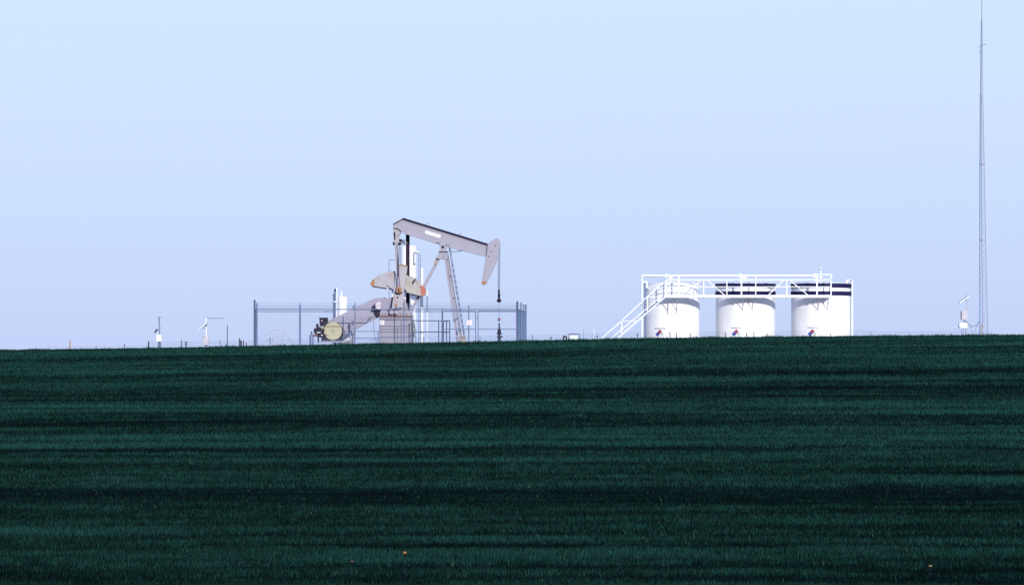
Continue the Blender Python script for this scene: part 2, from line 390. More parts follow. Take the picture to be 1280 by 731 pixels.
b.each('bearing_plate', M['dark'], eq)
MB().bar(P(496, 304.6, DP-.9), P(509.2, 303.4, DP+1.1), .09, .09).build('equalizer_beam', M['pump'], pj)
b = MB().bar(P(495.2, 303, DP-1.0), P(498.6, 364, DP-1.0), .18, .06)
b.bar(P(493.6, 304, DP-1.05), P(496.8, 364, DP-1.05), .03, .12); b.bar(P(497.0, 304, DP-1.05), P(500.4, 364, DP-1.05), .03, .12)
pm = b.build('pitman_arm', M['guard'], pj)
b = MB(); b.bar(P(499.2, 300, DP-1.1), P(498.3, 345, DP-1.1), .028, .03); b.bar(P(497.4, 318, DP-1.1), P(496.6, 360, DP-1.1), .022, .03); b.each('edge_strap', M['navy'], pm)
b = MB().bar(P(509.7, 289, DP+1.0), P(509.7, 404, DP+1.0), .17, .10)
for sgn in (-1, 1): b.bar(P(509.7+sgn*2.0, 289, DP+1.0), P(509.7+sgn*2.0, 404, DP+1.0), .03, .2)
b.build('pitman_arm', M['dark'], pj, 'far pitman arm with its shadow painted in dark purple')  # shadow on the far arm painted in as a dark colour
# crank
cr = MB().prism([(496.8, 331.6), (502, 331.0), (509.3, 332.4), (508.8, 338), (506.6, 352), (505.2, 362), (505.0, 374), (503.4, 384.6), (489.6, 385.6), (490.6, 378), (493.2, 362), (495.8, 340)], DP-.92, DP-.72).build('crank_arm', M['pumpw'], pj, bevel=.01)
MB().prism([(496.8, 331.2), (502, 330.5), (509.5, 332.0), (509.2, 333.3), (502, 332.0), (496.8, 332.7)], DP-.94, DP-.70).build('worn_edge', M['rust'], cr)
b = MB().prism([(495.2, 359), (501.6, 359), (501.8, 365.6), (495.6, 365.8)], DP-1.12, DP-.93); b.build('wrist_pin_housing', M['rust'], cr)
b = MB()
for i in range(10):
    a0 = math.pi*(.05+.9*i/10); a1 = math.pi*(.05+.9*(i+1)/10); b.bar(P(498.4+4.6*math.cos(a0), 363.6+4*math.sin(a0), DP-1.0), P(498.4+4.6*math.cos(a1), 363.6+4*math.sin(a1), DP-1.0), .035, .12)
b.box(P(497.9, 360.6, DP-1.15), P(499, 365, DP-1.12)); b.disc(496.9, 371.6, DP-.95, DP-.91, 1.1, 12)
b.prism([(493.4, 362), (494.6, 362.4), (489.4, 386), (487.6, 386)], DP-.7, DP-.5)  # dark strip down the left edge of the crank
b.disc(502.5, 336.4, DP-.94, DP-.91, .5, 8); b.disc(494.8, 385, DP-.95, DP-.8, 1.0, 10)
b.each('crank_bolt_and_edge', M['dark'], cr)
MB().disc(494.8, 381.4, DP-.96, DP-.92, 1.7, 16).build('worn_hub', M['rust'], cr)
w1 = MB().prism([(463.6, 353.4), (465.6, 350.2), (470, 346), (476.5, 342.4), (484, 339.8), (492.6, 338.4), (494.6, 342), (493.4, 352), (491.8, 362.6), (486, 360.2), (480, 359.8), (464.4, 357.2), (463.0, 355.4)], DP-.66, DP-.26).build('counterweight', M['pumpw'], pj, bevel=.02, label='rusty grey counterweight with an orange tip pointing left')
MB().prism([(463.1, 353.6), (465.6, 349.8), (468.3, 347.6), (467.9, 357.6), (464.2, 357.4), (462.6, 355.4)], DP-.67, DP-.25).build('painted_tip', M['rust'], w1)
b = MB().prism([(464.8, 357.2), (482.8, 360.0), (482.6, 361.4), (465.6, 358.6)], DP-.62, DP-.2); b.prism([(486.4, 358.8), (492.0, 362.4), (491.6, 364.4), (486.2, 360.8)], DP-.69, DP-.3)
b.build('lower_edge', M['navy'], w1); b = MB().disc(492.4, 339.4, DP-.69, DP-.62, 1, 10); b.disc(473.2, 349, DP-.69, DP-.65, .5, 8); b.disc(484.4, 357.2, DP-.69, DP-.65, .8, 8); b.disc(487, 344, DP-.69, DP-.65, .55, 8)
b.each('weight_bolt', M['navy'], w1)
w2 = MB().prism([(506.6, 343.6), (510.4, 344.4), (516.5, 346.2), (521.6, 349.4), (526.6, 354), (531.0, 359.8), (532.0, 364), (531.0, 368.6), (525.4, 370.0), (515, 367.4), (505.8, 364.6), (505.6, 352)], DP-.66, DP-.26).build('counterweight', M['pumpt'], pj, bevel=.02, label='rusty grey counterweight with a red tip pointing right')
MB().prism([(526.0, 357.6), (529.6, 357.8), (531.6, 360.4), (532.3, 364), (531.3, 368.9), (527.2, 370.1), (525.4, 366)], DP-.67, DP-.25).build('painted_tip', M['red'], w2)
b = MB().prism([(513, 366.6), (525.2, 369.8), (525.2, 371.2), (513, 368.4)], DP-.62, DP-.2); b.build('lower_edge', M['navy'], w2); b = MB().disc(511.4, 344.4, DP-.69, DP-.62, .9, 10)
b.prism([(515.2, 351.8), (516.6, 350.8), (520.2, 347.6), (519.2, 350.6), (517, 354), (516.2, 356.6), (515.4, 354.4)], DP-.68, DP-.655); b.disc(506.6, 363.4, DP-.69, DP-.62, 1.5, 10); b.disc(525.4, 358.6, DP-.69, DP-.65, .8, 8)
b.each('weight_bolt', M['navy'], w2)
# gearbox
b = MB().prism([(485.4, 372.4), (489, 372), (493, 370), (501, 370), (505, 373.5), (508.5, 380), (510.2, 388), (514.0, 390), (514.2, 394.6), (474.6, 394.6), (474.6, 391), (476.5, 380), (479, 375)], DP-.45, DP+.45)
gb = b.build('gearbox', M['block'], pj, bevel=.02)
b = MB()
for x in (478, 481.5, 501, 505, 508.4): b.disc(x, 392.8, DP-.5, DP-.44, .6, 8)
b.disc(481, 372.6, DP-.3, DP-.1, .9, 8); b.each('housing_bolt', M['dark'], gb)
b = MB().disc(489.5, 390.2, DP-.8, DP-.45, 2.9, 14).disc(495.6, 390.6, DP-.8, DP-.45, 2.6, 14); b.prism([(486, 385.4), (493, 385.8), (493, 387.2), (486, 387)], DP-.82, DP-.45)
b.each('output_hub', M['guard'], gb)
b = MB().prism([(474.6, 394.8), (514.2, 394.8), (514.2, 396.4), (474.6, 396.4)], DP-1.0, DP+1.0); 
b.build('base_flange', M['rusty'], pj)
z0 = gz(-7, DP)-.1
a = P(474.6, 396.6, DP-.95); c = P(513.6, 396.6, DP-.95)
b = MB().box((a.x, DP-.95, z0), (c.x, DP+.95, a.z)); base_b = b.build('base_block', M['block'], pj, bevel=.02)
b = MB()
for y in (407.4, 411.2, 414.6, 421): b.box(P(475, y, DP-.985), P(512.6, y+.55, DP-.95))
for x in (496.4, 501.4): b.box(P(x, 401 if x > 500 else 407.5, DP-.99), P(x+.55, 430, DP-.951))
b.box(P(474.2, 397, DP-1.0), P(475.0, 430, DP-.951))
b.each('cladding_rib', M['galvd'], base_b)
MB().prism([(474.8, 400.2), (480.4, 400.2), (480.4, 406), (474.8, 406)], DP-1.01, DP-.99).build('notice_plate', M['plate'], base_b)
MB().prism([(475.8, 402.3), (479.2, 402.3), (479.2, 402.9), (475.8, 402.9)], DP-1.016, DP-1.01).prism([(475.8, 404), (478.4, 404), (478.4, 404.5), (475.8, 404.5)], DP-1.016, DP-1.01).each('notice_print', M['pink'], base_b)
b = MB().disc(513.6, 404.4, DP-.9, DP-.6, 1.8, 14); b.build('drain_valve', M['rusty'], base_b)
# belt guard
b = MB().prism([(404.6, 405.6), (409.5, 401.4), (449.2, 382.0), (466, 373.8), (471, 372.1), (479, 372.1), (484.6, 376), (484.8, 391), (474, 396), (463, 401.4), (427.8, 420.4), (421, 423), (406, 420)], DP-.28, DP+.12)
bg = b.build('belt_guard', M['guard'], pj, bevel=.02)
b = MB().bar(P(441.5, 400.3, DP-.29), P(463, 398.6, DP-.29), .02, .02).bar(P(449.5, 382.2, DP-.29), P(451.6, 380.9, DP-.29), .03, .03); b.each('guard_seam', M['pump'], bg)
b = MB().disc(473.6, 382, DP-.42, DP-.29, 4.2, 20); pul = b.build('brake_drum', M['plate'], pj)
b = MB()
for i in range(7):
    t = 2*math.pi*i/7+.2; b.disc(473.6+2.4*math.cos(t), 382+2.4*math.sin(t), DP-.45, DP-.415, .55, 8)
b.disc(473.6, 382, DP-.5, DP-.41, .4, 8)
b.each('drum_hole', M['dark'], pul)
b = MB().prism([(467.4, 387.2), (474, 388.4), (474.2, 395.8), (471.2, 397.2), (467.6, 392)], DP-.40, DP-.29); b.prism([(464.8, 383.4), (468.6, 379.6), (469, 384.6), (467.4, 387), (464.8, 386)], DP-.40, DP-.29)
b.build('brake_housing', M['dark'], pj)
b = MB().prism([(465.8, 385.6), (476.6, 386.2), (476.6, 387.4), (465.8, 386.8)], DP-.8, DP-.3); b.path([P(461.4, 401, DP-.6), P(461.8, 396.6, DP-.6), P(466.4, 396, DP-.6)], .02)
b.path([P(467, 401, DP-.6), P(467.6, 415, DP-.6), P(468.6, 424, DP-.6), P(463, 426, DP-.6)], .015); b.each('brake_linkage', M['galvd'], pj)

# wellhead under the polished rod
wh = thing('wellhead', base(624, DP), 'dark wellhead with stuffing box and pink coupling under the pumpjack horse head', 'wellhead')
b = MB(); c = P(624, 424, DP); z1 = gz(c.x, DP)
def lz(y): return P(624, y, DP).z
b.lathe((c.x, DP, 0), [(.10, z1), (.10, lz(422)), (.13, lz(422)), (.13, lz(419.5)), (.07, lz(419)), (.07, lz(416)), (.105, lz(415.6)), (.105, lz(412)), (.06, lz(411.6)), (.05, lz(408.6)), (.001, lz(408.5))], 16)
b.tube((c.x-.16, DP, lz(416.8)), (c.x+.16, DP, lz(416.8)), .05, 10).tube((c.x, DP-.1, lz(421)), (c.x+.2, DP-.1, lz(421)), .05, 10)
b.build('valve_stack', M['dark'], wh)
b = MB(); b.lathe((c.x, DP, 0), [(.03, lz(401.2)), (.075, lz(400.6)), (.075, lz(397.8)), (.03, lz(397.2))], 14); b.box((c.x-.12, DP-.04, lz(399.6)), (c.x+.1, DP+.04, lz(398.6))); b.build('rod_clamp', M['pink'], wh)
b = MB().lathe((c.x, DP, 0), [(.03, lz(408.6)), (.045, lz(408)), (.045, lz(404)), (.03, lz(403.6))], 12); b.build('stuffing_box', M['galvd'], wh)
b = MB().tube((c.x-.08, DP, lz(409.2)), (c.x+.09, DP, lz(409.2)), .03, 8); b.build('gland', M['grey'], wh)

# engine
DE = 165.3
en = thing('engine', base(412, DE), 'gas engine with cream round cover and dark radiator at the foot of the belt guard', 'engine')
ec = MB().disc(416.2, 413.6, DE-.1, DE+.35, 11.2, 48).build('flywheel_cover', M['cream'], en, bevel=.02)
b = MB().prism([(406.2, 406.9), (426.6, 406.9), (427, 408.6), (405.6, 408.6)], DE-.115, DE-.095); b.build('cover_strap', M['olive'], ec)
b = MB()
for i in range(12):
    a0, a1 = 2*math.pi*i/14, 2*math.pi*(i+1)/14; b.bar(P(416.4+1.8*math.cos(a0), 413.6+1.9*math.sin(a0), DE-.11), P(416.4+1.8*math.cos(a1), 413.6+1.9*math.sin(a1), DE-.11), .03, .03)
b.build('hub_ring', M['olive'], ec)
b = MB().disc(416.4, 414.6, DE+.05, DE+.4, 12.2, 40); b.build('flywheel_rim', M['dark'], en)
b = MB().prism([(399.2, 397.2), (408.8, 397.2), (409.2, 401.4), (405.6, 407.6), (399.6, 407.6)], DE-.3, DE+.4); b.prism([(398.8, 396.8), (409.2, 396.8), (409.2, 397.8), (398.8, 397.8)], DE-.33, DE+.43)
rd = b.build('radiator', M['dark'], en)
MB().box(P(402.0, 399, DE-.33), P(402.9, 401.4, DE-.3)).build('filler_cap', M['plate'], rd)
b = MB().prism([(395, 405), (397, 404.4), (397.4, 408), (400, 409), (405.6, 408.4), (405, 418), (400, 422), (393.4, 417), (393, 411), (395.4, 410)], DE-.2, DE+.4)
b.disc(396.4, 406.6, DE-.35, DE-.2, 1.7, 12).disc(394.2, 411.4, DE-.35, DE-.2, 1.3, 12)
b.tube(P(393.4, 410, DE-.3), P(393.2, 416, DE-.3), .05).tube(P(397.5, 418, DE-.3), P(398, 428, DE-.3), .05).tube(P(404, 416, DE-.2), P(402.6, 428, DE-.2), .07)
b.prism([(404.5, 418), (411, 424), (421, 425.6), (427, 421), (427.4, 428), (402, 428)], DE-.1, DE+.4)
b.build('engine_block', M['dark'], en)
b = MB().prism([(400.8, 408.6), (405, 408.2), (405, 411), (401.6, 411)], DE-.34, DE-.21); b.build('air_filter', M['olive'], en)
MB().prism([(396, 415), (400.4, 415), (400.4, 416), (396, 416)], DE-.4, DE-.2).prism([(401.4, 418.2), (403.2, 418.2), (403.2, 419.4), (401.4, 419.4)], DE-.4, DE-.2).each('bright_fitting', M['whitep'], en)
b = MB().disc(407.6, 418.8, DE-.16, DE-.11, 1.4, 12); b.tube(P(391, 419.4, DE-.3), P(397, 418.8, DE-.3), .08); b.each('exhaust_manifold', M['rusty'], en)
b = MB().box(P(400, 426.0, DE-.5), P(436, 428.0, DE+.7)); b.build('skid', M['block'], en)
# propane-like bottle left of engine
DB = 165.0
bt = thing('gas_bottle', base(389.4, DB), 'slim bluish cylinder standing left of the engine', 'gas cylinder')
c = P(389.4, 430, DB); r = 2.6*S(DB); zb = gz(c.x, DB); zt = P(389.4, 418.4, DB).z
MB().lathe((c.x, DB, 0), [(r*.9, zb), (r, zb+.05), (r, zt-.05), (r*.6, zt+.03), (.001, zt+.05)], 18).build('bottle', M['galv'], bt)
MB().tube((c.x, DB, zt), (c.x, DB, P(0, 414, DB).z), .03).box((c.x-.06, DB-.03, P(0, 416, DB).z), (c.x+.06, DB+.03, P(0, 415.2, DB).z)).build('valve', M['dark'], bt)
# engine side panel posts / small white base tank
wt = thing('base_tank', base(432, 168), 'low white skid tank standing behind the belt guard foot', 'tank')
b = MB(); c = P(433, 420, 168); zb = gz(c.x, 168); b.tube((c.x-.5, 168, P(0, 421, 168).z), (c.x+.45, 168, P(0, 421, 168).z), .42, 24); b.build('drum', M['white'], wt)
b = MB()
for o in (-.3, .25): b.box((c.x+o-.04, 167.7, zb), (c.x+o+.04, 168.3, P(0, 424, 168).z))
b.each('saddle', M['galvd'], wt)

# guard railing around the cranks
DR = 164.3
gr = thing('guard_railing', base(538, DR), 'low steel pipe guard railing right of the pumpjack base', 'railing')
def rail_post(px, D, ytop, m, parent, r=.032, name='post'):
    t = P(px, ytop, D); z = gz(t.x, D); return MB().tube((t.x, D, z), t, r, 8).build(name, M[m], parent)
for px, D in ((548.4, DR), (562.2, DR), (558.2, DR+1.4), (554.2, DR+2.8), (516, DR)): rail_post(px, D, 400.8+(D-DR)*.22, 'galvd', gr)
for y in (400.8, 414.8): MB().tube(P(514, y, DR), P(562.4, y, DR), .028, 8).tube(P(562.2, y, DR), P(554.2, y+.6, DR+2.8), .028, 8).build('rail', M['galvd'], gr)
gr2 = thing('guard_railing', base(457, DR), 'low steel pipe guard railing left of the pumpjack base', 'railing')
for px in (443.4, 472.5): rail_post(px, DR, 414.0, 'galv', gr2)
for y in (414.0, 422.4): MB().tube(P(441.5, y, DR), P(474, y, DR), .022, 8).build('rail', M['galv'], gr2)
b = thing('conduit_post', base(440.6, 164.9), 'stout grey conduit post between the cream engine cover and the pumpjack base', 'post')
rail_post(440.8, 164.9, 399.4, 'guard', b, .055); MB().box(P(439.6, 401, 164.8), P(442, 406, 165.0)).build('switch_box', M['galvd'], b)
MB().path([P(434.5, 409.6, 164.9), P(435.6, 408, 164.9), P(435.4, 417, 164.9), P(438, 414, 164.9), P(440, 412.6, 164.9)], .025).build('conduit', M['galvd'], b)
rail_post(438, 164.9, 416.6, 'guard', b, .055, 'short_post')

# ------------------------------------------------------------------ chain-link enclosure
fe = thing('chain_link_fence', base(482, 163), 'galvanized chain-link fence with barbed wire and double gate around the pumpjack', 'fence')
FA, FB, FC, FD = (318.0, 163.0), (646.6, 163.0), (657.6, 172.0), (320.8, 172.0)
YT = {163.0: 386.6, 172.0: 389.3}
def fy(px, D, yy=None):                    # top-rail height in metres
    return P(px, 386.6 if D < 163.5 else 386.6+(D-163)*.3, D).z
def fpost(px, D, r=.035, extra=.42, m='galv'):
    x = (px-640)/F*D; z = gz(x, D); MB().tube((x, D, z), (x, D, fy(px, D)+extra), r, 8).ball((x, D, fy(px, D)+extra), r*1.2, 5).build('post', M[m], fe)
for px in (375.6, 443.8, 505): fpost(px, 163.0, .032, .36)
fpost(318.2, 163.0, .055, .50, 'galvd'); fpost(646.6, 163.0, .06, .42, 'galvd'); fpost(552.5, 163.0, .03, .05)
fpost(320.9, 166.0, .035); fpost(321.4, 169, .032); fpost(320.9, 172.0, .04)
for px in (374.2, 441.4, 514, 586): fpost(px, 172.0, .028, .36)
fpost(651.4, 166.0, .045, .42); fpost(654.8, 169.0, .04, .36); fpost(657.4, 172.0, .04, .4, 'galvd')
def seg(a, b, off): 
    p = Vector(((a[0]-640)/F*a[1], a[1], fy(*a)+off)); q = Vector(((b[0]-640)/F*b[1], b[1], fy(*b)+off)); return p, q
sides = ((FA, FB, .033), (FB, FC, .03), (FD, FC, .026), (FA, FD, .03))
for a, b, r in sides:
    p, q = seg(a, b, 0); MB().tube(p, q, r, 8).build('top_rail', M['galv'], fe)
    k = MB()
    for off in (.13, .24, .36): p, q = seg(a, b, off); k.tube(p, q, .006, 4)
    k.build('barbed_wire', M['wire'], fe)
    # chain-link fabric: two families of slanting wires
    A = Vector(((a[0]-640)/F*a[1], a[1], 0)); B = Vector(((b[0]-640)/F*b[1], b[1], 0)); Ln = (B-A).length; u = (B-A).normalized()
    H = fy(*a) - min(gz(A.x, A.y), gz(B.x, B.y)) ; zt = min(fy(*a), fy(*b))-.02; zb = zt - H + .1
    hh_ = zt-zb; k = MB(); step = .10; nn = int((Ln+hh_)/step)
    w = .0009 if abs(u.x) > .8 else .0034; nv = Vector((0, 0, 1))
    for i in range(nn):
        for sg_ in (1, -1):
            s0 = -hh_ + i*step
            t0, t1 = s0, s0+hh_; y0_, y1_ = zb, zt
            if t0 < 0: y0_ = zb - t0; t0 = 0
            if t1 > Ln: y1_ = zt-(t1-Ln); t1 = Ln
            if t1-t0 < .02: continue
            if sg_ == -1: y0_, y1_ = zt-(y0_-zb), zb+(zt-y1_)
            k.bar(A+u*t0+nv*y0_, A+u*t1+nv*y1_, w*2, w*2)
    k.build('chain_link_mesh', M['wire'], fe)
for x0, x1 in ((553.5, 594.6), (597.6, 645.6)):
    DG = 162.93; g = MB(); zt = P(x0, 388.6, DG).z; zbm = gz((x0-640)/F*DG, DG)+.08
    xa = (x0-640)/F*DG; xb = (x1-640)/F*DG
    g.tube((xa, DG, zbm), (xa, DG, zt), .026, 8).tube((xb, DG, zbm), (xb, DG, zt), .026, 8)
    g.tube((xa, DG, zt), (xb, DG, zt), .022, 8).tube((xa, DG, zbm), (xb, DG, zbm), .026, 8).tube((xa, DG, P(0, 411.2, DG).z), (xb, DG, P(0, 411.2, DG).z), .022, 8)
    gt = g.build('gate', M['galv'], fe)
    if x0 > 590: MB().tube(P(x1-1, 411.2, DG), P(651, 411.6, DG), .022, 8).box(P(596, 395, DG-.05), P(596.8, 399, DG)).build('latch', M['galv'], gt)
ws = MB().prism([(583.4, 400.2), (590.0, 400.0), (590.2, 405.9), (583.4, 406.1)], 162.86, 162.875).build('panel', M['plate'], None)
ws.name = 'warning_sign'; tag(ws, 'small white warning sign hung on the left leaf of the fence gate', 'sign')
k = MB(); 
for y in (401.6, 403.0, 404.3): k.prism([(584.6, y), (588.8, y), (588.8, y+.45), (584.6, y+.45)], 162.852, 162.859)
k.build('printed_line', M['redt'], ws)

# ------------------------------------------------------------------ low wire fence along the crest
def crest_row(px): return float(np.interp(px-640, CX, CY))
DW = 158.5
wf = thing('wire_fence', base(640, DW), 'low wire fence with thin dark posts along the field crest', 'fence')
for px, yt, r in ((185.6, 426.6, .045), (227, 425.2, .03), (337.6, 421.4, .022), (529.6, 420.6, .02), (665.6, 418.6, .02), (746.6, 418.6, .028), (796.7, 416.4, .03), (837.4, 414.6, .03), (845.6, 416.2, .03), (862.8, 416.6, .03), (906.5, 415.6, .03), (933.4, 416.0, .035), (942.4, 414.2, .03), (958.8, 416.6, .03), (1038.4, 416.4, .025), (1088.6, 414.6, .016), (1136, 416.0, .012), (1188, 415.6, .012), (60, 432, .01), (120, 430.4, .01), (275, 424.8, .02), (470, 422.5, .02), (600, 420, .02)):
    t = P(px, yt, DW); MB().bar((t.x, DW, gz(t.x, DW)), t, r*1.7, r*1.7).build('post', M['wood'], wf)
def strand(a, b, up, r):
    k = MB(); xs = np.linspace(a, b, 30); pts = [P(x, crest_row(x)-up, DW) for x in xs]
    for p, q in zip(pts, pts[1:]): k.tube(p, q, r, 4, caps=False)
    return k
strand(185, 1240, 4.0, .006).build('wire', M['wire'], wf); strand(185, 1090, 6.2, .005).build('wire', M['wire'], wf); strand(60, 1240, 1.8, .006).build('wire', M['wire'], wf)
k = MB()
for px in np.arange(210, 745, 2.6):
    if 318 < px < 330: continue
    k.bar(P(px, crest_row(px)-6.2, DW), P(px, crest_row(px)+3, DW), .006, .006)
k.build('wire_stay', M['wire'], wf)

# ------------------------------------------------------------------ process vessels behind the pump
def vessel(px, D, rpx, ytop, name, label, m='white', dome=.5):
    c = P(px, ytop, D); r = rpx*S(D); z = gz(c.x, D)
    t = thing(name, (c.x, D, z), label, 'vessel')
    MB().lathe((c.x, D, 0), [(r*1.05, z), (r*1.05, z+.06), (r, z+.08), (r, c.z-r*dome), (r*.86, c.z-r*dome*.4), (r*.5, c.z-r*.05), (.001, c.z)], 40).build('shell', M[m], t)
    return t, c, r, z
tr, c, r, z = vessel(510.2, 176.0, 10.4, 306.4, 'heater_treater', 'tall white vertical separator vessel directly behind the pumpjack cranks', dome=.12)
b = MB().tube(P(505, 307, 176), P(505, 300.5, 176), .04).tube(P(503, 303.4, 176), P(508, 303.4, 176), .035).box(P(503.6, 299.6, 175.95), P(506.4, 300.8, 176.05)).ball(P(502.6, 301.5, 176), .08, 6); b.build('relief_valve', M['galvd'], tr)
b = MB().tube(P(517.4, 316, 175.5), P(517.4, 330, 175.5), .022).tube(P(517.4, 330, 175.5), P(519, 330, 175.5), .05).tube(P(517.4, 316, 175.5), P(519, 316, 175.5), .03); b.build('sight_glass', M['galvd'], tr)
b = MB().tube(P(523.4, 312, 176), P(523.4, 432, 176), .02).tube(P(525.6, 318, 176), P(525.6, 432, 176), .02)
for y in range(318, 428, 7): b.tube(P(523.4, y, 176), P(525.6, y, 176), .013, 6)
b.build('ladder', M['galv'], tr)
b = MB().prism([(514, 408), (518, 404), (519, 412), (517, 423), (514.4, 422)], 175.3, 175.45); b.build('stained_patch', M['cream'], tr)
b = MB().tube(P(519, 314.6, 176), P(524, 314.6, 176), .04).ball(P(521.8, 314.6, 175.6), .09, 6); b.build('nozzle', M['whitep'], tr)
def pipe(pts, D, r, name, label, m='whitep', group=None):
    q = [P(x, y, D) for x, y in pts]; last = q[-1]; q[-1] = Vector((last.x, D, gz(last.x, D)))
    return tag(MB().path(q, r).build(name, M[m]), label, 'pipe', group)
pipe([(527.4, 335), (527.4, 430)], 176.6, .085, 'standpipe', 'thick white standpipe just right of the tall vessel behind the pumpjack')
pipe([(533.9, 363), (533.9, 430)], 177, .04, 'standpipe', 'slim white standpipe, farthest right of the pipes behind the pumpjack')
pipe([(493.5, 325), (486.4, 325), (486.4, 430)], 175, .02, 'vent_pipe', 'thin grey vent pipe bent at the top left of the tall vessel', 'galv')
pipe([(490.6, 338), (490.6, 430)], 175.6, .05, 'standpipe', 'white standpipe showing behind the crank, left of the tall vessel')
v2, c, r, z = vessel(428.2, 170.5, 6.0, 370.2, 'separator', 'short white round-topped separator vessel above the belt guard, left of the pumpjack', dome=.3)
MB().path([P(426.6, 373, 170.5), P(426.6, 364.8, 170.5), P(428, 364.2, 170.5)], .05).build('vent', M['whitep'], v2)
st = thing('flare_stack', base(417.6, 170.0), 'twin white and grey stack posts left of the short separator vessel', 'stack')
MB().tube(Vector(base(417.0, 170)), P(417.0, 367, 170), .05).build('pipe', M['whitep'], st)
MB().tube(Vector(base(420.9, 170)), P(420.9, 359.4, 170), .045).build('pipe', M['whitep'], st)
MB().tube(Vector(base(419.0, 169.6)), P(419.0, 362, 169.6), .07).build('pipe', M['galv'], st, 'bluish grey middle pipe')
MB().box(P(418.0, 361, 169.5), P(420.2, 363.6, 169.7)).build('burner_cap', M['dark'], st); MB().box(P(417, 376.4, 169.5), P(421, 377.8, 170)).build('clamp', M['whitep'], st)
# crossover stile
so = thing('crossover_stile', base(353, 178), 'white pipe handrail of a crossover stair behind the left fence panel', 'stair')
for D in (178, 178.9):
    gl = base(330, 178).z; k = MB().path([P(332, 420, D), P(341, 411.8, D), P(353.6, 411.8, D), P(366.5, 430, D)], .03); k.tube(P(341, 411.8, D), P(341, 434, D), .025).tube(P(353.6, 411.8, D), P(353.6, 434, D), .025); k.path([P(332, 426, D), P(341, 421, D), P(353.6, 421, D)], .018).build('handrail', M['grey'], so)
b = MB().box(P(340.6, 429, 178), P(354, 430, 178.9)); b.build('step', M['grey'], so)

